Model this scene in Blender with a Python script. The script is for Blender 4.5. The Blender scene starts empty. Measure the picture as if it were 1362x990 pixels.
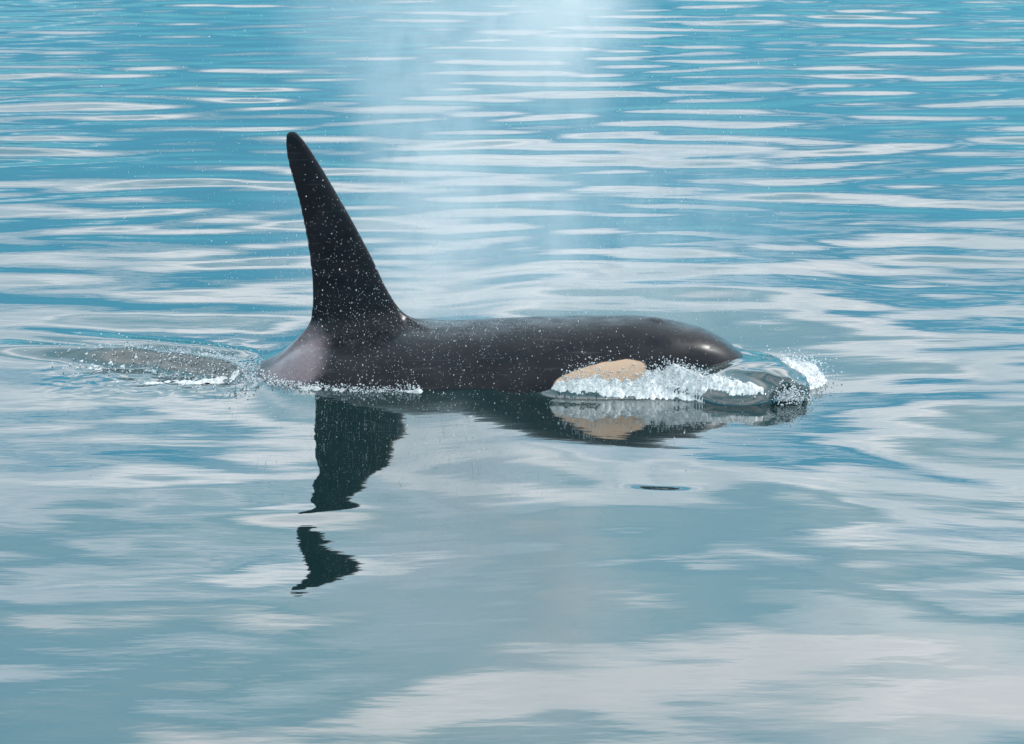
import bpy, math
import numpy as np
from mathutils import Vector

R = math.radians
scene = bpy.context.scene
col = scene.collection

# ------------------------------------------------------------------ camera
TH, DIST = R(16.0), 16.0
cam_d = bpy.data.cameras.new('camera')
cam = bpy.data.objects.new('camera', cam_d)
col.objects.link(cam)
cam.location = (0, -DIST * math.cos(TH), DIST * math.sin(TH))
cam.rotation_euler = (math.pi / 2 - TH, 0, 0)
cam_d.sensor_fit = 'HORIZONTAL'
cam_d.angle = 2 * math.atan(681 / 3100)
cam_d.clip_end = 20000
cam_d.dof.use_dof = True
cam_d.dof.focus_distance = 15.8
cam_d.dof.aperture_fstop = 5.6
scene.camera = cam

# ------------------------------------------------------------------ light
SUN_EL, SUN_AZ = R(50), R(82)           # azimuth clockwise from +Y: high, from the right
world = bpy.data.worlds.new('World')
scene.world = world
world.use_nodes = True
wn, wl = world.node_tree.nodes, world.node_tree.links
wn.clear()


def N(tree, kind, **kw):
    n = tree.nodes.new(kind)
    for k, v in kw.items():
        if k.startswith('i_'):
            n.inputs[k[2:].replace('_', ' ')].default_value = v
        else:
            setattr(n, k, v)
    return n


def math_node(tree, op, a, b=None, c=None, clamp=False):
    n = tree.nodes.new('ShaderNodeMath')
    n.operation = op
    n.use_clamp = clamp
    for i, v in enumerate((a, b, c)):
        if v is None:
            continue
        if isinstance(v, (int, float)):
            n.inputs[i].default_value = v
        else:
            tree.links.new(v, n.inputs[i])
    return n.outputs[0]


def ramp(tree, fac, stops, interp='EASE'):
    n = tree.nodes.new('ShaderNodeValToRGB')
    n.color_ramp.interpolation = interp
    els = n.color_ramp.elements
    while len(els) < len(stops):
        els.new(0.5)
    for e, (p, c) in zip(els, stops):
        e.position = p
        e.color = c if len(c) == 4 else (*c, 1)
    tree.links.new(fac, n.inputs[0])
    return n.outputs[0]


def g3(v):
    return (v, v, v, 1)


wt = world.node_tree
sky = N(wt, 'ShaderNodeTexSky', sky_type='NISHITA', sun_disc=False)
sky.sun_elevation = SUN_EL
sky.sun_rotation = SUN_AZ
sky.air_density = 1.0
sky.dust_density = 0.4
sky.ozone_density = 2.0
tc = N(wt, 'ShaderNodeTexCoord')
sep = N(wt, 'ShaderNodeSeparateXYZ')
wl.new(tc.outputs['Generated'], sep.inputs[0])
zpos = math_node(wt, 'MAXIMUM', sep.outputs[2], 0.0)
den = math_node(wt, 'ADD', zpos, 0.10)
ux = math_node(wt, 'DIVIDE', sep.outputs[0], den)
uy = math_node(wt, 'DIVIDE', sep.outputs[1], den)
comb = N(wt, 'ShaderNodeCombineXYZ')
wl.new(ux, comb.inputs[0])
wl.new(uy, comb.inputs[1])
comb.inputs[2].default_value = 11.3
cn = N(wt, 'ShaderNodeTexNoise', i_Scale=1.25, i_Detail=6.0, i_Roughness=0.52, i_Distortion=0.25)
wl.new(comb.outputs[0], cn.inputs['Vector'])
# banks of stratocumulus: cover varies with height above the horizon
bank = ramp(wt, zpos, [(0.0, g3(.37)), (.16, g3(.40)), (.235, g3(.585)), (.30, g3(.60)), (.355, g3(.47)), (.42, g3(.48)),
                       (.49, g3(.615)), (.75, g3(.55))], 'EASE')
cover = math_node(wt, 'ADD', cn.outputs['Fac'], bank)
mask = math_node(wt, 'SUBTRACT', cover, 0.975)
mask = math_node(wt, 'MULTIPLY', mask, 4.2, clamp=True)
mask = math_node(wt, 'MULTIPLY', mask, ramp(wt, zpos, [(.0, g3(.78)), (.22, g3(.90)), (.34, g3(1))]))   # low banks are thinner
cn2 = N(wt, 'ShaderNodeTexNoise', i_Scale=2.6, i_Detail=5.0, i_Roughness=0.55)
wl.new(comb.outputs[0], cn2.inputs['Vector'])
ccol = ramp(wt, cn2.outputs['Fac'], [(.3, (.62, .66, .71)), (.62, (.79, .80, .82))])
cmul = N(wt, 'ShaderNodeVectorMath', operation='SCALE')
wl.new(ccol, cmul.inputs[0])
cmul.inputs['Scale'].default_value = 20.5
tint = N(wt, 'ShaderNodeMix', data_type='RGBA', blend_type='MULTIPLY')
tint.inputs[0].default_value = 1.0
wl.new(sky.outputs[0], tint.inputs[6])
tint.inputs[7].default_value = (0.34, 0.92, 1.06, 1)
# thin high veil that pales the blue overhead
veil = N(wt, 'ShaderNodeMix', data_type='RGBA')
va = ramp(wt, zpos, [(.17, g3(0.0)), (.36, g3(.72)), (.8, g3(.6))])
vn = math_node(wt, 'MULTIPLY', va, math_node(wt, 'ADD', cn2.outputs['Fac'], 0.5))
wl.new(vn, veil.inputs[0])
haze_mix = N(wt, 'ShaderNodeMix', data_type='RGBA')      # even out the yellow-green of the low sky
haze_mix.inputs[0].default_value = 0.55
wl.new(tint.outputs[2], haze_mix.inputs[6])
haze_mix.inputs[7].default_value = (1.6, 6.0, 8.4, 1)
wl.new(haze_mix.outputs[2], veil.inputs[6])
cn3 = N(wt, 'ShaderNodeTexNoise', i_Scale=1.9, i_Detail=5.0, i_Roughness=0.6, i_Distortion=0.4)
wl.new(comb.outputs[0], cn3.inputs['Vector'])
vcol = ramp(wt, cn3.outputs['Fac'], [(.32, (.33, .64, .80)), (.50, (.50, .78, .90)), (.68, (.82, .98, 1.0))], 'LINEAR')
vmul = N(wt, 'ShaderNodeVectorMath', operation='SCALE')
wl.new(vcol, vmul.inputs[0])
vmul.inputs['Scale'].default_value = 10.5
wl.new(vmul.outputs[0], veil.inputs[7])
mixc = N(wt, 'ShaderNodeMix', data_type='RGBA')
wl.new(mask, mixc.inputs[0])
wl.new(veil.outputs[2], mixc.inputs[6])
wl.new(cmul.outputs[0], mixc.inputs[7])
bg = N(wt, 'ShaderNodeBackground')
bg.inputs[1].default_value = 0.10
wl.new(mixc.outputs[2], bg.inputs[0])
wo = N(wt, 'ShaderNodeOutputWorld')
wl.new(bg.outputs[0], wo.inputs[0])

sun_d = bpy.data.lights.new('sun', 'SUN')
sun_d.energy = 2.2
sun_d.angle = R(0.5)
sun_d.color = (1.0, 0.965, 0.92)
sun = bpy.data.objects.new('sun', sun_d)
col.objects.link(sun)
sd = Vector((math.sin(SUN_AZ) * math.cos(SUN_EL), math.cos(SUN_AZ) * math.cos(SUN_EL), math.sin(SUN_EL)))
sun.rotation_euler = (-sd).to_track_quat('-Z', 'Y').to_euler()

vs = scene.view_settings
vs.view_transform = 'Standard'
vs.look = 'None'
vs.exposure = 0.42
vs.gamma = 1.0
vs.use_curve_mapping = False
scene.cycles.use_denoising = True
scene.cycles.max_bounces = 8
scene.cycles.volume_bounces = 3
scene.cycles.volume_step_rate = 2.0

rng = np.random.default_rng(7)


# ------------------------------------------------------------------ helpers
def mesh_obj(name, verts, quads, mat, smooth=True):
    verts = np.asarray(verts, dtype=np.float32)
    faces = np.asarray(quads, dtype=np.int32)
    me = bpy.data.meshes.new(name)
    nf, k = faces.shape
    me.vertices.add(len(verts))
    me.vertices.foreach_set('co', verts.ravel())
    me.loops.add(nf * k)
    me.loops.foreach_set('vertex_index', faces.ravel())
    me.polygons.add(nf)
    me.polygons.foreach_set('loop_start', np.arange(0, nf * k, k, dtype=np.int32))
    me.polygons.foreach_set('use_smooth', np.full(nf, smooth, dtype=bool))
    me.update(calc_edges=True)
    me.materials.append(mat)
    o = bpy.data.objects.new(name, me)
    col.objects.link(o)
    return o


def surface_nets(f, x0, y0, z0, h):
    """Quads on the zero set of a sampled distance field."""
    s = f < 0
    nx, ny, nz = f.shape
    c = np.zeros((nx - 1, ny - 1, nz - 1), dtype=np.int8)
    for a in (0, 1):
        for b in (0, 1):
            for d in (0, 1):
                c += s[a:nx - 1 + a, b:ny - 1 + b, d:nz - 1 + d]
    act = (c > 0) & (c < 8)
    idx = np.full(act.shape, -1, dtype=np.int64)
    I = np.argwhere(act)
    idx[act] = np.arange(len(I))
    acc = np.zeros((len(I), 3))
    cnt = np.zeros(len(I))
    corners = [(a, b, d) for a in (0, 1) for b in (0, 1) for d in (0, 1)]
    for p in corners:
        for ax in range(3):
            if p[ax]:
                continue
            q = list(p)
            q[ax] = 1
            fa = f[I[:, 0] + p[0], I[:, 1] + p[1], I[:, 2] + p[2]]
            fb = f[I[:, 0] + q[0], I[:, 1] + q[1], I[:, 2] + q[2]]
            m = (fa < 0) != (fb < 0)
            t = np.where(m, fa / np.where(m, fa - fb, 1), 0)
            pt = np.tile(np.array(p, float), (len(I), 1))
            pt[:, ax] = t
            acc[m] += pt[m]
            cnt[m] += 1
    V = (I + acc / cnt[:, None]) * h + np.array([x0, y0, z0])
    Q = []
    for ax in range(3):
        u, v = [(1, 2), (2, 0), (0, 1)][ax]
        sl_a = [slice(None)] * 3
        sl_b = [slice(None)] * 3
        sl_a[ax] = slice(0, -1)
        sl_b[ax] = slice(1, None)
        ch = s[tuple(sl_a)] != s[tuple(sl_b)]
        E = np.argwhere(ch)
        ok = (E[:, u] > 0) & (E[:, v] > 0) & (E[:, u] < f.shape[u] - 1) & (E[:, v] < f.shape[v] - 1)
        E = E[ok]
        flip = s[tuple(E.T)]
        du = np.zeros(3, int)
        du[u] = 1
        dv = np.zeros(3, int)
        dv[v] = 1
        k = [idx[tuple((E - du - dv).T)], idx[tuple((E - dv).T)], idx[tuple(E.T)], idx[tuple((E - du).T)]]
        q = np.stack(k, 1)
        q[~flip] = q[~flip][:, ::-1]
        Q.append(q)
    return V, np.concatenate(Q)


def smin(a, b, k):
    h = np.clip(0.5 + 0.5 * (b - a) / k, 0, 1)
    return b + (a - b) * h - k * h * (1 - h)


def pinterp(x, xs, ys):
    """monotone-ish smooth interpolation (cubic Hermite)"""
    xs, ys = np.asarray(xs, float), np.asarray(ys, float)
    m = np.gradient(ys, xs)
    xc = np.clip(x, xs[0], xs[-1])
    i = np.clip(np.searchsorted(xs, xc) - 1, 0, len(xs) - 2)
    h = xs[i + 1] - xs[i]
    t = (xc - xs[i]) / h
    return ((2 * t**3 - 3 * t**2 + 1) * ys[i] + (t**3 - 2 * t**2 + t) * h * m[i]
            + (-2 * t**3 + 3 * t**2) * ys[i + 1] + (t**3 - t**2) * h * m[i + 1])


def sstep(a, b, x):
    t = np.clip((x - a) / (b - a), 0, 1)
    return t * t * (3 - 2 * t)


def gauss(d, s):
    return np.exp(-0.5 * (d / s) ** 2)


def vnoise(x, y, seed):
    """smooth 2-D value noise in 0..1"""
    r = np.random.default_rng(seed).random((256, 256))
    xi, yi = np.floor(x).astype(int), np.floor(y).astype(int)
    fx, fy = x - xi, y - yi
    fx, fy = fx * fx * (3 - 2 * fx), fy * fy * (3 - 2 * fy)
    g = lambda a, b: r[a % 256, b % 256]
    return (g(xi, yi) * (1 - fx) * (1 - fy) + g(xi + 1, yi) * fx * (1 - fy)
            + g(xi, yi + 1) * (1 - fx) * fy + g(xi + 1, yi + 1) * fx * fy)


def fbm(x, y, seed, oct=4):
    t, a = 0, 0.5
    for k in range(oct):
        t = t + a * vnoise(x * 2**k, y * 2**k, seed + k)
        a *= 0.5
    return t


def material(name):
    m = bpy.data.materials.new(name)
    m.use_nodes = True
    t = m.node_tree
    return m, t, t.nodes['Principled BSDF'], t.nodes['Material Output']


# ------------------------------------------------------------------ materials
def water_material():
    m, t, p, out = material('sea_water')
    p.inputs['Base Color'].default_value = (0.003, 0.020, 0.021, 1)
    p.inputs['Roughness'].default_value = 0.5
    p.inputs['Specular IOR Level'].default_value = 0.0
    gl = N(t, 'ShaderNodeBsdfGlossy')
    gl.inputs['Roughness'].default_value = 0.02
    fr = N(t, 'ShaderNodeFresnel', i_IOR=1.33)
    fac = ramp(t, fr.outputs[0], [(.02, g3(.14)), (.06, g3(.32)), (.10, g3(.42)), (.21, g3(.48)), (.5, g3(.66)), (1, g3(1))], 'LINEAR')
    mx = N(t, 'ShaderNodeMixShader')
    t.links.new(fac, mx.inputs[0])
    t.links.new(p.outputs[0], mx.inputs[1])
    t.links.new(gl.outputs[0], mx.inputs[2])
    t.links.new(mx.outputs[0], out.inputs['Surface'])
    # fine capillary ripples
    g = N(t, 'ShaderNodeNewGeometry')
    mp = N(t, 'ShaderNodeMapping')
    mp.inputs['Scale'].default_value = (1.0, 4.0, 1.0)
    t.links.new(g.outputs['Position'], mp.inputs['Vector'])
    nz = N(t, 'ShaderNodeTexNoise', i_Scale=2.6, i_Detail=3.0, i_Roughness=0.45)
    t.links.new(mp.outputs[0], nz.inputs['Vector'])
    b = N(t, 'ShaderNodeBump', i_Strength=1.0, i_Distance=0.0012)
    t.links.new(nz.outputs['Fac'], b.inputs['Height'])
    t.links.new(b.outputs[0], gl.inputs['Normal'])
    t.links.new(b.outputs[0], fr.inputs['Normal'])
    return m


def foam_material(name='foam', albedo=0.66):
    m, t, p, out = material(name)
    g = N(t, 'ShaderNodeNewGeometry')
    nz = N(t, 'ShaderNodeTexNoise', i_Scale=34.0, i_Detail=4.0, i_Roughness=0.6)
    t.links.new(g.outputs['Position'], nz.inputs['Vector'])
    c = ramp(t, nz.outputs['Fac'], [(.30, (albedo * .52, albedo * .53, albedo * .54)), (.46, (albedo * .8, albedo * .8, albedo * .8)), (.6, (albedo, albedo * .99, albedo * .97))])
    t.links.new(c, p.inputs['Base Color'])
    p.inputs['Roughness'].default_value = 0.35
    p.inputs['Subsurface Weight'].default_value = 0.0
    return m


M_WATER = water_material()
M_FOAM = foam_material()

# ------------------------------------------------------------------ the sea
# one sheet to the horizon: fine lattice round the whale, growing steps outward


def axis(fine0, fine1, step, grow, limit, cap=None):
    a = list(np.arange(fine0, fine1, step))
    for sgn in (-1, 1):
        s, v = step, (a[-1] if sgn > 0 else a[0])
        pts = []
        while abs(v) < limit:
            s *= grow
            if cap and abs(v) < cap[0]:
                s = min(s, cap[1])
            v += sgn * s
            pts.append(v)
        a = a + pts if sgn > 0 else pts[::-1] + a
    return np.array(a)


gx = axis(-4.2, 3.2, 0.02, 1.03, 6000, (11, 0.045))
gy = axis(-3.2, 1.6, 0.017, 1.02, 6000, (30, 0.05))
X, Y = np.meshgrid(gx, gy, indexing='ij')

BODY_X = [-4.6, -3.9, -3.2, -2.5, -2.0, -1.73, -1.60, -1.44, -1.2, -0.68, -0.42, -0.16, 0.20, 0.61, 0.97, 1.15, 1.36, 1.50, 1.60, 1.70, 1.76]
BODY_T = [-1.05, -0.92, -0.70, -0.36, -0.09, 0.035, 0.105, 0.205, 0.27, 0.335, 0.325, 0.338, 0.36, 0.372, 0.368, 0.335, 0.275, 0.19, 0.10, -0.03, -0.12]
BODY_B = [-1.17, -1.16, -1.16, -1.14, -1.08, -1.04, -1.02, -1.00, -0.97, -0.90, -0.86, -0.82, -0.74, -0.64, -0.53, -0.47, -0.39, -0.33, -0.28, -0.22, -0.16]
BODY_A = [0.05, 0.10, 0.20, 0.36, 0.50, 0.57, 0.60, 0.63, 0.66, 0.66, 0.64, 0.61, 0.55, 0.47, 0.40, 0.36, 0.29, 0.23, 0.17, 0.10, 0.03]


def body_at(x):
    return pinterp(x, BODY_X, BODY_T), pinterp(x, BODY_X, BODY_B), pinterp(x, BODY_X, BODY_A)


def body_halfwidth(x, z=0.0):
    t, b, a = body_at(x)
    zc, hh = (t + b) / 2, np.maximum((t - b) / 2, 0.02)
    inside = (x > BODY_X[0]) & (x < BODY_X[-1])
    return np.where(inside, a * np.clip(1 - np.abs((z - zc) / hh) ** 2.55, 0, 1) ** (1 / 2.55), 0)


def sea_height(x, y):
    r = np.random.default_rng(21)
    h = np.zeros_like(x)
    far = np.hypot(x, y + 2)
    fade = 1 - sstep(45, 110, far)
    # patches of breeze-roughened and of glassy water
    rough = 0.55 + 0.9 * fbm(x * 0.16 + 3, y * 0.10 + 9, 40, 3)
    dist = sstep(-4.0, 9.0, y)
    groups = [  # wavelength range, count, rms slope near, rms slope far, spread
        (2.6, 7.0, 12, 0.016, 0.009, 18),
        (1.0, 2.6, 18, 0.013, 0.017, 12),
        (0.42, 1.0, 22, 0.007, 0.034, 12),
        (0.20, 0.42, 18, 0.0045, 0.008, 18),
        (0.6, 1.6, 12, 0.014, 0.004, 50),
        (0.36, 0.75, 10, 0.007, 0.003, 60),
    ]
    for lo, hi, n, s0, s1, spr in groups:
        acc = np.zeros_like(x)
        for k in range(n):
            lam = lo * (hi / lo) ** r.random()
            kk = 2 * math.pi / lam
            ang = R(90 + r.normal(0, spr) + (8 if k % 2 else -6))
            acc += np.sin(kk * (x * math.cos(ang) + y * math.sin(ang)) + r.random() * 6.283) / kk
        amp = (s0 + (s1 - s0) * dist) * math.sqrt(2.0 / n)
        if lo < 0.4:
            amp = amp * (1 - sstep(6, 12, far))
        elif lo < 1:
            amp = amp * (1 - sstep(24, 34, far))
        h += acc * amp * rough
    h *= fade
    # calmer in the lee of the body
    ay = np.abs(y)
    near = gauss(y + 0.9, 0.9) * sstep(-2.6, -1.6, x) * (1 - sstep(1.9, 2.6, x))
    h *= 1 - 0.55 * near
    hw = body_halfwidth(x)
    d = ay - hw                                        # distance from the flank
    # water heaped against the flank behind the shoulder
    h += 0.050 * np.exp(-np.clip(d, 0, None) / 0.42) * sstep(-2.1, -1.4, x) * (1 - sstep(-0.35, 0.25, x))
    # trough beside the head, outside the bow roll
    along = sstep(-0.7, 0.4, x) * (1 - sstep(1.45, 3.2, x))
    edge_y = 0.60 + 1.75 * sstep(-1.1, 0.9, x)
    soft = lambda v: 0.16 * np.log1p(np.exp(np.clip(v / 0.16, -40, 40)))
    near_y = np.maximum(ay, 0.40)
    h -= 0.066 * soft(edge_y - near_y) * along
    h += (0.075 * np.exp(-(np.clip(ay - 2.2, 0, None) / 2.4) ** 2) + 0.03 * gauss(ay - 0.40, 0.10) * (1 - sstep(.3, .8, x))) * along
    # bow roll alongside the head
    rl = 0.45 - 0.10 * sstep(0.2, 0.9, x) + 0.24 * sstep(1.0, 1.65, x)
    ra = np.interp(x, [.05, .3, .6, .9, 1.2, 1.45, 1.65], [0, .115, .210, .235, .160, .10, 0])
    h += ra * gauss(ay - rl + 0.03, 0.080) * (0.97 + 0.12 * vnoise(x * 9, ay * 6, 5))
    # hump riding up over the snout
    h += 0.15 * np.exp(-((x - 1.66) / 0.22) ** 2 - (y / 0.30) ** 2)
    # wake: two curved ridges peeling off the tail stock, churned water between them
    for sgn in (-1, 1):
        t = np.clip((-1.75 - x) / 1.9, 0, 1)
        yc = -0.30 + 1.00 * t ** 0.62 if sgn < 0 else 0.45 + 0.62 * t ** 0.8
        on = sstep(-4.1, -3.0, x) * (1 - sstep(-2.0, -1.7, x))
        h += (0.12 if sgn < 0 else 0.03) * gauss(y - yc, 0.07 + 0.04 * t) * on * (0.5 + 0.5 * sstep(-3.4, -2.4, x))
    inside = gauss(y - 0.18, 0.42) * sstep(-3.5, -2.6, x) * (1 - sstep(-1.95, -1.75, x))
    h += inside * (0.035 * (fbm(x * 4, y * 6, 60, 4) - 0.47))
    fr = gauss(y + 0.20, 0.16) * sstep(-3.4, -2.6, x) * (1 - sstep(-1.8, -1.6, x))
    h += fr * 0.03 * (fbm(x * 7, y * 9, 66, 3) - 0.42)
    # two single ripples that stand out in front
    h -= 0.022 * (y + 3.9) * gauss(y + 3.9, 0.5) * gauss(x + 1.2, 0.7)
    wy = y + 0.05 * (vnoise(x * 2.2, y * 0, 31) - 0.5)
    h += 0.009 * gauss(wy + 2.95, 0.080) * gauss(x + 1.20, 0.34)
    st = sstep(-2.70, -2.52, wy + 0.03 * np.abs(x - 0.87)) * (1 - sstep(-2.50, -1.2, y))
    h -= 0.017 * st * gauss(x - 0.87, 0.15)
    return h


Z = sea_height(X, Y)
nx, ny = X.shape
ids = np.arange(nx * ny).reshape(nx, ny)
quads = np.stack([ids[:-1, :-1], ids[1:, :-1], ids[1:, 1:], ids[:-1, 1:]], -1).reshape(-1, 4)
sea = mesh_obj('sea', np.stack([X, Y, Z], -1).reshape(-1, 3), quads, M_WATER)
sea['kind'] = 'structure'

# ------------------------------------------------------------------ the orca
H = 0.0125
ax_x = np.arange(-4.75, 1.95, H, dtype=np.float32)
ax_y = np.arange(-0.80, 0.80 + H, H, dtype=np.float32)
ax_z = np.arange(-1.35, 1.78, H, dtype=np.float32)
bt, bb, ba = body_at(ax_x.astype(float))
x_ = ax_x[:, None, None]
y_ = ax_y[None, :, None]
z_ = ax_z[None, None, :]
zc = ((bt + bb) / 2)[:, None, None].astype(np.float32)
hh = np.maximum((bt - bb) / 2, 0.02)[:, None, None].astype(np.float32)
aa = np.maximum(ba, 0.02)[:, None, None].astype(np.float32)
f = ((np.abs(y_ / aa) ** 2.55 + np.abs((z_ - zc) / hh) ** 2.55) ** (1 / 2.55) - 1) * np.minimum(aa, hh)
endcap = np.maximum(x_ - 1.765, -4.62 - x_)
f = np.maximum(f, endcap)
# dorsal fin: leading and trailing edge against height
FZ = [-0.2, 0.0, 0.15, 0.24, 0.36, 0.45, 0.59, 0.78, 1.01, 1.22, 1.47, 1.60, 1.65, 1.70]
FL = [-0.30, -0.38, -0.48, -0.58, -0.705, -0.77, -0.853, -0.937, -1.05, -1.162, -1.303, -1.385, -1.425, -1.47]
FT = [-1.55, -1.52, -1.48, -1.43, -1.377, -1.362, -1.355, -1.366, -1.397, -1.437, -1.498, -1.512, -1.505, -1.47]
zl = pinterp(ax_z.astype(float), FZ, FL)[None, None, :].astype(np.float32)
zt = pinterp(ax_z.astype(float), FZ, FT)[None, None, :].astype(np.float32)
ch = np.maximum(zl - zt, 0.01)
u = np.clip((zl - x_) / ch, 0, 1)
thick = 0.115 * ch * (np.sqrt(np.clip(u, 0, 1)) * 1.75 * (1 - u) ** 0.85 + 0.02)
thick = np.minimum(thick, 0.062) + 0.010
edge = np.maximum(x_ - zl, zt - x_)
fin = -smin(-(np.abs(y_) - thick), -np.maximum(edge * 0.8, z_ - 1.668), 0.012)
f = smin(f, fin.astype(np.float32), 0.15)
# low rim round the blowhole, with its opening
rim = np.sqrt((x_ - 0.975) ** 2 * .6 + (y_ * 0.7) ** 2 + ((z_ - 0.362) * 1.6) ** 2) - 0.026
f = smin(f, rim, 0.05)
slot = np.sqrt((x_ - 0.985) ** 2 * 2.2 + (y_ * 0.7) ** 2 + (z_ - 0.40) ** 2) - 0.022
f = np.maximum(f, -slot)
# flippers and flukes, below the surface
for sgn in (-1, 1):
    px, py, pz = x_ - 0.15, y_ * sgn - 0.52, z_ + 0.62
    fl = np.sqrt(((px + 0.5 * py) / 0.34) ** 2 + ((py - .1) / 0.25) ** 2 + ((pz + 0.3 * py) / 0.07) ** 2) - 1
    f = smin(f, fl * 0.07, 0.05)
fluke = np.sqrt(((x_ + 4.45 + 0.35 * np.abs(y_)) / 0.28) ** 2 + (y_ / 0.78) ** 2 + ((z_ + 1.12) / 0.05) ** 2) - 1
f = smin(f, fluke * 0.05, 0.05)
V, Q = surface_nets(f, ax_x[0], ax_y[0], ax_z[0], H)
del f


def relax(V, Q, n, lam=0.5):
    e = np.concatenate([Q[:, [0, 1]], Q[:, [1, 2]], Q[:, [2, 3]], Q[:, [3, 0]]])
    e = np.concatenate([e, e[:, ::-1]])
    cnt = np.bincount(e[:, 0], minlength=len(V))[:, None]
    for k in range(n):
        for l in (lam, -lam * 1.04):
            avg = np.stack([np.bincount(e[:, 0], V[e[:, 1], a], minlength=len(V)) for a in range(3)], 1) / cnt
            V = V + l * (avg - V)
    return V


V = relax(V, Q, 20)


def skin_material():
    m, t, p, out = material('orca_skin')
    g = N(t, 'ShaderNodeNewGeometry')
    s = N(t, 'ShaderNodeSeparateXYZ')
    t.links.new(g.outputs['Position'], s.inputs[0])
    x, y, z = s.outputs
    n1 = N(t, 'ShaderNodeTexNoise', i_Scale=7.0, i_Detail=5.0, i_Roughness=0.55)
    t.links.new(g.outputs['Position'], n1.inputs['Vector'])
    n2 = N(t, 'ShaderNodeTexNoise', i_Scale=38.0, i_Detail=3.0, i_Roughness=0.6)
    t.links.new(g.outputs['Position'], n2.inputs['Vector'])
    wob = math_node(t, 'MULTIPLY', math_node(t, 'SUBTRACT', n1.outputs['Fac'], 0.5), 0.22)

    def ellipse(cx, cz, ang, ra, rb, w):
        dx = math_node(t, 'SUBTRACT', x, cx)
        dz = math_node(t, 'ADD', math_node(t, 'SUBTRACT', z, cz), w)
        a = math_node(t, 'ADD', math_node(t, 'MULTIPLY', dx, math.cos(ang)), math_node(t, 'MULTIPLY', dz, math.sin(ang)))
        b = math_node(t, 'SUBTRACT', math_node(t, 'MULTIPLY', dz, math.cos(ang)), math_node(t, 'MULTIPLY', dx, math.sin(ang)))
        a = math_node(t, 'DIVIDE', a, ra)
        b = math_node(t, 'DIVIDE', b, rb)
        return math_node(t, 'SQRT', math_node(t, 'ADD', math_node(t, 'POWER', math_node(t, 'ABSOLUTE', a), 2.4),
                                              math_node(t, 'POWER', math_node(t, 'ABSOLUTE', b), 2.4)))
    eye = ellipse(0.585, 0.085, R(10), 0.325, 0.095, math_node(t, 'MULTIPLY', wob, 0.18))
    eye = ramp(t, eye, [(.93, g3(1)), (1.0, g3(0))])
    sad = ellipse(-1.47, 0.10, R(46), 0.34, 0.18, wob)
    sad = ramp(t, sad, [(.32, g3(1)), (1.0, g3(0))], 'EASE')
    sad = math_node(t, 'MULTIPLY', sad, math_node(t, 'ADD', math_node(t, 'MULTIPLY', n2.outputs['Fac'], 0.7), 0.5), clamp=True)
    # old scratches raked along the body
    mps = N(t, 'ShaderNodeMapping')
    mps.inputs['Rotation'].default_value = (0, R(24), 0)
    mps.inputs['Scale'].default_value = (2.0, 9.0, 34.0)
    t.links.new(g.outputs['Position'], mps.inputs['Vector'])
    n3 = N(t, 'ShaderNodeTexNoise', i_Scale=1.6, i_Detail=2.0, i_Roughness=0.5)
    t.links.new(mps.outputs[0], n3.inputs['Vector'])
    scr = ramp(t, n3.outputs['Fac'], [(.645, g3(0)), (.69, g3(1))])
    black0 = ramp(t, n1.outputs['Fac'], [(.3, (.004, .004, .007)), (.7, (.011, .010, .014))])
    bmix = N(t, 'ShaderNodeMix', data_type='RGBA')
    t.links.new(math_node(t, 'MULTIPLY', scr, 0.35), bmix.inputs[0])
    t.links.new(black0, bmix.inputs[6])
    bmix.inputs[7].default_value = (.05, .045, .05, 1)
    black = bmix.outputs[2]
    m1 = N(t, 'ShaderNodeMix', data_type='RGBA')
    t.links.new(sad, m1.inputs[0])
    t.links.new(black, m1.inputs[6])
    m1.inputs[7].default_value = (.195, .15, .165, 1)
    m2 = N(t, 'ShaderNodeMix', data_type='RGBA')
    t.links.new(eye, m2.inputs[0])
    t.links.new(m1.outputs[2], m2.inputs[6])
    m2.inputs[7].default_value = (.60, .39, .27, 1)
    t.links.new(m2.outputs[2], p.inputs['Base Color'])
    mpw = N(t, 'ShaderNodeMapping')                       # films of running water
    mpw.inputs['Scale'].default_value = (2.2, 3.0, 5.0)
    t.links.new(g.outputs['Position'], mpw.inputs['Vector'])
    n4 = N(t, 'ShaderNodeTexNoise', i_Scale=2.0, i_Detail=6.0, i_Roughness=0.65)
    t.links.new(mpw.outputs[0], n4.inputs['Vector'])
    rr = ramp(t, n4.outputs['Fac'], [(.38, g3(.28)), (.62, g3(.50))])
    t.links.new(rr, p.inputs['Coat Roughness'])
    t.links.new(rr, p.inputs['Roughness'])
    p.inputs['IOR'].default_value = 1.22
    p.inputs['Coat Weight'].default_value = 0.45
    p.inputs['Sheen Weight'].default_value = 0.22
    p.inputs['Sheen Roughness'].default_value = 0.28
    p.inputs['Sheen Tint'].default_value = (.90, .91, .98, 1)
    p.inputs['Coat IOR'].default_value = 1.33
    p.inputs['Coat Roughness'].default_value = 0.34
    b = N(t, 'ShaderNodeBump', i_Strength=0.06, i_Distance=0.006)
    t.links.new(n2.outputs['Fac'], b.inputs['Height'])
    t.links.new(b.outputs[0], p.inputs['Normal'])
    return m


orca = mesh_obj('orca', V, Q, skin_material())
orca['label'] = 'black orca with tall dorsal fin and pale eye patch, swimming at the surface'
orca['category'] = 'orca'

# ------------------------------------------------------------------ bow wave over the snout
H2 = 0.009
bx = np.arange(0.85, 2.55, H2, dtype=np.float32)
by = np.arange(-1.0, 0.55, H2, dtype=np.float32)
bz = np.arange(-0.16, 0.32, H2, dtype=np.float32)
x_, y_, z_ = bx[:, None, None], by[None, :, None], bz[None, None, :]


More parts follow.
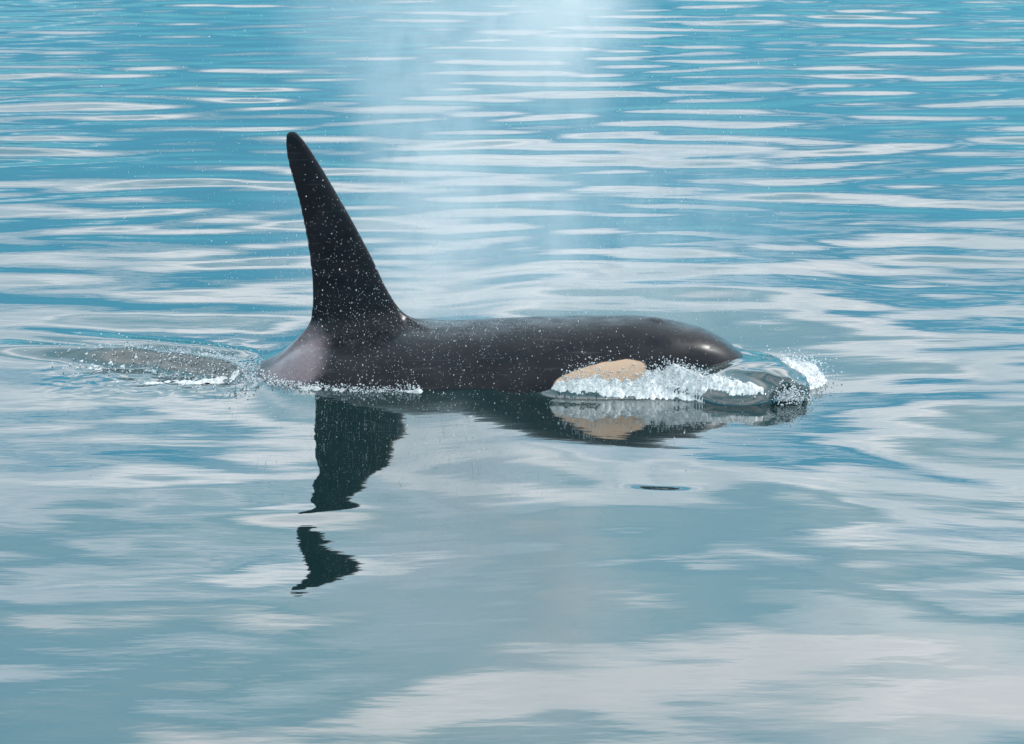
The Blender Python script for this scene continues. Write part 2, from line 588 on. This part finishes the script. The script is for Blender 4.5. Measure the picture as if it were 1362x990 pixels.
def chain(pts):
    """smooth chain of round cones through (x, y, z, radius, z-squash)"""
    d = None
    for (p, q) in zip(pts[:-1], pts[1:]):
        a, b = np.array(p[:3]), np.array(q[:3])
        ab = b - a
        t = np.clip(((x_ - a[0]) * ab[0] + (y_ - a[1]) * ab[1] + (z_ - a[2]) * ab[2]) / (ab @ ab), 0, 1)
        r = p[3] + (q[3] - p[3]) * t
        dd = np.sqrt((x_ - a[0] - ab[0] * t) ** 2 + (y_ - a[1] - ab[1] * t) ** 2 + (z_ - a[2] - ab[2] * t) ** 2) - r
        d = dd if d is None else smin(d, dd, 0.03)
    return d


def ell(c, r):
    k = np.sqrt(((x_ - c[0]) / r[0]) ** 2 + ((y_ - c[1]) / r[1]) ** 2 + ((z_ - c[2]) / r[2]) ** 2)
    return (k - 1) * min(r)


bw = ell((1.40, -0.24, -0.01), (0.58, 0.27, 0.125))
bw = smin(bw, ell((1.62, -0.27, -0.005), (0.32, 0.36, 0.140)), 0.08)
bw = smin(bw, ell((1.50, 0.16, -0.02), (0.42, 0.28, 0.12)), 0.08)
bw = smin(bw, ell((1.50, -0.46, -0.05), (0.26, 0.24, 0.12)), 0.08)
# the hollow under the lip, open to the side
bw = -smin(-bw, ell((1.83, -0.68, -0.005), (0.10, 0.17, 0.062)), 0.03)
# the lip folding over it
lip = chain([(1.52, -0.40, 0.080, .022), (1.70, -0.48, 0.108, .024), (1.83, -0.53, 0.092, .022), (1.93, -0.56, 0.050, .016), (1.945, -0.60, -0.03, .016)])
bw = smin(bw, lip, 0.06)
wob = (0.004 * np.sin(x_ * 23 + 2 * np.sin(y_ * 11)) * np.sin(y_ * 19 + 1.3)).astype(np.float32)
bw = bw + wob
V, Q = surface_nets(bw.astype(np.float32), bx[0], by[0], bz[0], H2)
V = relax(V, Q, 12)
top_i = bw.shape[2] - 1 - np.argmax((bw < 0)[:, :, ::-1], 2)
BOW_TOP = np.where((bw < 0).any(2), bz[top_i], -1.0)


def surf(x, y):
    """top of the water, bow wave included"""
    i = np.clip(np.round((x - bx[0]) / H2).astype(int), 0, len(bx) - 1)
    j = np.clip(np.round((y - by[0]) / H2).astype(int), 0, len(by) - 1)
    inb = (x > bx[0]) & (x < bx[-1]) & (y > by[0]) & (y < by[-1])
    return np.maximum(sea_height(x, y), np.where(inb, BOW_TOP[i, j], -1.0))


bow = mesh_obj('bow_wave', V, Q, M_WATER)
bow['label'] = 'glassy bow wave curling over and off the snout of the orca'
bow['category'] = 'wave'


# ------------------------------------------------------------------ drops and foam
def ico():
    t = (1 + 5 ** .5) / 2
    v = np.array([(-1, t, 0), (1, t, 0), (-1, -t, 0), (1, -t, 0), (0, -1, t), (0, 1, t), (0, -1, -t), (0, 1, -t),
                  (t, 0, -1), (t, 0, 1), (-t, 0, -1), (-t, 0, 1)], float)
    v /= np.linalg.norm(v[0])
    fc = np.array([(0, 11, 5), (0, 5, 1), (0, 1, 7), (0, 7, 10), (0, 10, 11), (1, 5, 9), (5, 11, 4), (11, 10, 2), (10, 7, 6),
                   (7, 1, 8), (3, 9, 4), (3, 4, 2), (3, 2, 6), (3, 6, 8), (3, 8, 9), (4, 9, 5), (2, 4, 11), (6, 2, 10), (8, 6, 7), (9, 8, 1)])
    return v, fc


def octa():
    v = np.array([(1, 0, 0), (-1, 0, 0), (0, 1, 0), (0, -1, 0), (0, 0, 1), (0, 0, -1)], float)
    fc = np.array([(0, 2, 4), (2, 1, 4), (1, 3, 4), (3, 0, 4), (2, 0, 5), (1, 2, 5), (3, 1, 5), (0, 3, 5)])
    return v, fc


def scatter(name, P, rad, mat, base, stretch=None, smooth=True):
    bv, bf = base
    n = len(P)
    S = np.ones((n, 3)) if stretch is None else stretch
    vv = P[:, None, :] + bv[None] * rad[:, None, None] * S[:, None, :]
    ff = bf[None] + (np.arange(n) * len(bv))[:, None, None]
    return mesh_obj(name, vv.reshape(-1, 3), ff.reshape(-1, 3), mat, smooth)


def drop_material():
    m, t, p, out = material('water_drop')
    p.inputs['Base Color'].default_value = (.80, .83, .85, 1)
    p.inputs['Roughness'].default_value = 0.15
    p.inputs['Transmission Weight'].default_value = 0.4
    p.inputs['IOR'].default_value = 1.33
    return m


M_DROP = drop_material()

# blow falling back as fine drops, all round fin and back
n = 18000
parts = []
k = int(n * .42)
parts.append(np.stack([rng.normal(-0.75, 0.55, k), rng.normal(-0.15, 0.55, k), np.abs(rng.normal(0.0, 0.75, k))], 1))
k = int(n * .30)
parts.append(np.stack([rng.normal(0.25, 0.75, k), rng.normal(0.1, 0.6, k), np.abs(rng.normal(0.0, 0.95, k))], 1))
k = int(n * .20)
parts.append(np.stack([rng.uniform(-3.0, 1.9, k), rng.normal(0.4, 0.9, k), rng.uniform(0.0, 2.9, k)], 1))
k = int(n * .02)
parts.append(np.stack([rng.uniform(-1.5, 1.2, k), rng.normal(-1.3, 0.6, k), np.abs(rng.normal(0, .3, k))], 1))
k = 3500                                                   # haze of drops hugging the back just ahead of the fin
bxx = rng.normal(-0.35, 0.35, k)
bxx = bxx[(bxx > -0.75) & (bxx < 0.7)]
parts.append(np.stack([bxx, rng.normal(0.0, 0.14, len(bxx)), body_at(bxx)[0] - 0.01 + np.abs(rng.normal(0, .035, len(bxx)))], 1))
P = np.concatenate(parts)
P[:, 2] = np.maximum(P[:, 2], 0.03)
rad = 0.0009 + 0.0015 * rng.random(len(P)) ** 2 + 0.0028 * rng.random(len(P)) ** 14
rad[-len(bxx):] *= 0.6
st = np.ones((len(P), 3))
st[:, 2] = 1 + 1.2 * rng.random(len(P))
spray = scatter('spray_drops', P, rad, M_DROP, octa(), st)
spray['kind'] = 'stuff'
spray['label'] = 'fine white spray drops falling around the fin and back'
spray['category'] = 'spray'

# foam: froth lying on the water as thin uneven sheets, with loose bubbles on top
def noise3ish(x, y, seed, sx, sy):
    return fbm(x * sx, y * sy, seed, 4)


foam_v, foam_f, base_i = [], [], 0


def froth(x0, x1, y0, y1, step, thick):
    """thick(x, y) > 0 where froth stands above the water"""
    global base_i
    xs, ys = np.arange(x0, x1, step), np.arange(y0, y1, step)
    a, b = np.meshgrid(xs, ys, indexing='ij')
    t = thick(a, b)
    zz = surf(a, b) + np.clip(t, -0.012, None)
    keep_v = t > -0.010
    n0, n1 = a.shape
    id_ = np.arange(n0 * n1).reshape(n0, n1)
    q = np.stack([id_[:-1, :-1], id_[1:, :-1], id_[1:, 1:], id_[:-1, 1:]], -1).reshape(-1, 4)
    kv = keep_v.ravel()
    q = q[kv[q].all(1)]
    used = np.unique(q)
    remap = np.zeros(n0 * n1, int)
    remap[used] = np.arange(len(used)) + base_i
    foam_v.append(np.stack([a, b, zz], -1).reshape(-1, 3)[used])
    foam_f.append(remap[q])
    base_i += len(used)


def roll_y(x):
    return -(0.45 - 0.10 * sstep(0.2, 0.9, x) + 0.24 * sstep(1.0, 1.65, x))


def t_roll(x, y):
    w = np.interp(x, [0.22, 0.4, 0.8, 1.2, 1.45, 1.62], [.02, .06, .095, .11, .08, .03])
    d = (y - roll_y(x) + 0.045) / w
    lump = fbm(x * 30, y * 12, 81, 3) - 0.43
    fine = fbm(x * 90, y * 60, 85, 2) - 0.37
    return 0.020 * (1 - d ** 2) + 0.040 * lump + 0.018 * fine


def t_bow(x, y):
    d = ((x - 2.00) / 0.15) ** 2 + ((y - 0.02) / 0.30) ** 2
    return 0.070 * (1 - d) + 0.06 * (fbm(x * 18, y * 14, 91, 4) - 0.47) + 0.03 * (fbm(x * 80, y * 60, 92, 2) - .37)


def t_flank(x, y):
    d = (np.abs(y) - body_halfwidth(x, 0.04)) / 0.05
    on = vnoise(x * 6, x * 0 + 2, 77) - 0.40 + 0.9 * sstep(-1.45, -1.75, x)
    return 0.010 * (1 - d ** 2) * (y < 0) + 0.05 * (fbm(x * 24, y * 24, 95, 4) - 0.47) + 0.035 * np.clip(on, -1, .4) - 0.016


def t_wake(x, y):
    t = np.clip((-1.75 - x) / 1.9, 0, 1)
    a1 = 1.25 * gauss(y - (-0.20 + 1.00 * t ** 0.62), 0.045) * (1 - t) ** 2.0
    a2 = 1.2 * gauss(y - (-0.06 + 1.05 * t ** 0.75), 0.05) * (1 - t) ** 2.0
    a3 = 1.15 * gauss(y + 0.24 - 0.10 * t, 0.06) * (1 - t) ** 2.4
    a4 = 0.75 * gauss(y - 0.25 - 0.2 * t, 0.30) * (1 - sstep(0.5, 0.95, t))
    return 0.040 * (np.maximum.reduce([a1, a2, a3, 0.5 * a4]) - 0.58) + 0.055 * (fbm(x * 13, y * 17, 99, 3) - 0.45) + 0.035 * (fbm(x * 60, y * 60, 98, 2) - .37) - 0.09 * sstep(-1.88, -1.76, x)


froth(0.20, 1.66, -0.75, -0.18, 0.006, t_roll)
froth(1.80, 2.22, -0.35, 0.40, 0.007, t_bow)
froth(-1.90, -0.50, -0.78, -0.40, 0.007, t_flank)
froth(-3.6, -1.70, -0.55, 1.1, 0.010, t_wake)
foam = mesh_obj('foam', np.concatenate(foam_v), np.concatenate(foam_f), M_FOAM)
foam['kind'] = 'stuff'
foam['label'] = 'white foam on the bow roll, along the flank and in the wake'
foam['category'] = 'foam'

fo = []
k = 2600
x = rng.uniform(0.3, 1.6, k)
y = roll_y(x) - 0.03 + rng.normal(0, .05, k)
fo.append(np.stack([x, y, sea_height(x, y) + 0.02 + np.abs(rng.normal(0, .025, k))], 1))
k = 700                                                    # fringe torn off the folding lip
x = rng.normal(1.84, .06, k)
y = -0.56 - np.abs(rng.normal(0, .10, k))
fo.append(np.stack([x, y, sea_height(x, y) + 0.02 + np.abs(rng.normal(0, .05, k))], 1))
k = 900
x = rng.normal(2.0, .09, k)
y = rng.normal(0.0, .15, k)
fo.append(np.stack([x, y, sea_height(x, y) + 0.03 + np.abs(rng.normal(0, .04, k))], 1))
k = 900
x = rng.uniform(-1.85, -0.6, k)
y = -(body_halfwidth(x, 0.04) + np.abs(rng.normal(0, .03, k)))
fo.append(np.stack([x, y, sea_height(x, y) + np.abs(rng.normal(0, .025, k))], 1))
k = 2000
x = -1.72 - np.abs(rng.normal(0, 0.6, k))
t = np.clip((-1.75 - x) / 1.9, 0, 1)
y = rng.normal(0, 1, k) * 0.22 - 0.10 + 0.8 * t ** 0.7
fo.append(np.stack([x, y, sea_height(x, y) + np.abs(rng.normal(0, .03, k)) * (1 - t)], 1))
P = np.concatenate(fo)
rad = 0.0022 + 0.005 * rng.random(len(P)) ** 2.5
bub = scatter('splash_drops', P, rad, M_DROP, ico())
bub['kind'] = 'stuff'
bub['label'] = 'loose drops thrown up from the bow roll and the wake'
bub['category'] = 'splash'

# ------------------------------------------------------------------ mist of the blow
def mist(name, blobs, density, label):
    """closed soft-edged body of fine mist; density fades to nothing inside its hull"""
    V, F = [], []
    m, t, p, out = material(name)
    t.nodes.remove(p)
    g = N(t, 'ShaderNodeNewGeometry')
    nz = N(t, 'ShaderNodeTexNoise', i_Scale=1.7, i_Detail=5.0, i_Roughness=0.6, i_Distortion=0.9)
    mp = N(t, 'ShaderNodeMapping')
    mp.inputs['Scale'].default_value = (1.15, 1.0, 0.85)
    t.links.new(g.outputs['Position'], mp.inputs['Vector'])
    t.links.new(mp.outputs[0], nz.inputs['Vector'])
    tot = None
    for (c, r, w) in blobs:
        d = N(t, 'ShaderNodeVectorMath', operation='SUBTRACT')
        t.links.new(g.outputs['Position'], d.inputs[0])
        d.inputs[1].default_value = c
        e = N(t, 'ShaderNodeVectorMath', operation='DIVIDE')
        t.links.new(d.outputs[0], e.inputs[0])
        e.inputs[1].default_value = r
        ln = N(t, 'ShaderNodeVectorMath', operation='LENGTH')
        t.links.new(e.outputs[0], ln.inputs[0])
        v = math_node(t, 'SUBTRACT', 1.0, ln.outputs['Value'], clamp=True)
        v = math_node(t, 'MULTIPLY', v, w)
        tot = v if tot is None else math_node(t, 'ADD', tot, v)
    nn = math_node(t, 'MULTIPLY', math_node(t, 'SUBTRACT', nz.outputs['Fac'], 0.33), 2.6, clamp=True)
    de = math_node(t, 'MULTIPLY', math_node(t, 'MULTIPLY', tot, nn), density)
    vol = N(t, 'ShaderNodeVolumePrincipled')
    vol.inputs['Color'].default_value = (.95, .96, .97, 1)
    vol.inputs['Anisotropy'].default_value = 0.45
    t.links.new(de, vol.inputs['Density'])
    t.links.new(vol.outputs[0], out.inputs['Volume'])
    lo = np.min([np.array(c) - np.array(r) for c, r, w in blobs], 0)
    hi = np.max([np.array(c) + np.array(r) for c, r, w in blobs], 0)
    lo[2] = max(lo[2], 0.12)
    cv = np.array([[(lo, hi)[i][0], (lo, hi)[j][1], (lo, hi)[k][2]] for i in (0, 1) for j in (0, 1) for k in (0, 1)])
    cf = np.array([(0, 1, 3, 2), (4, 6, 7, 5), (0, 4, 5, 1), (2, 3, 7, 6), (0, 2, 6, 4), (1, 5, 7, 3)])
    o = mesh_obj(name, cv, cf, m, False)
    o['kind'] = 'stuff'
    o['label'] = label
    o['category'] = 'mist'
    return o


mist('blow_mist', [((-0.62, 0.75, 1.1), (0.60, 0.8, 1.6), 1.0), ((0.32, 0.9, 2.45), (0.75, 0.8, 1.0), 2.0),
                   ((0.2, 0.8, 0.8), (2.3, 0.8, 1.3), 0.6), ((-0.6, 0.9, 2.3), (1.2, 0.8, 1.0), 0.7)], 2.0,
     'thin white mist of the blow drifting behind the dorsal fin')
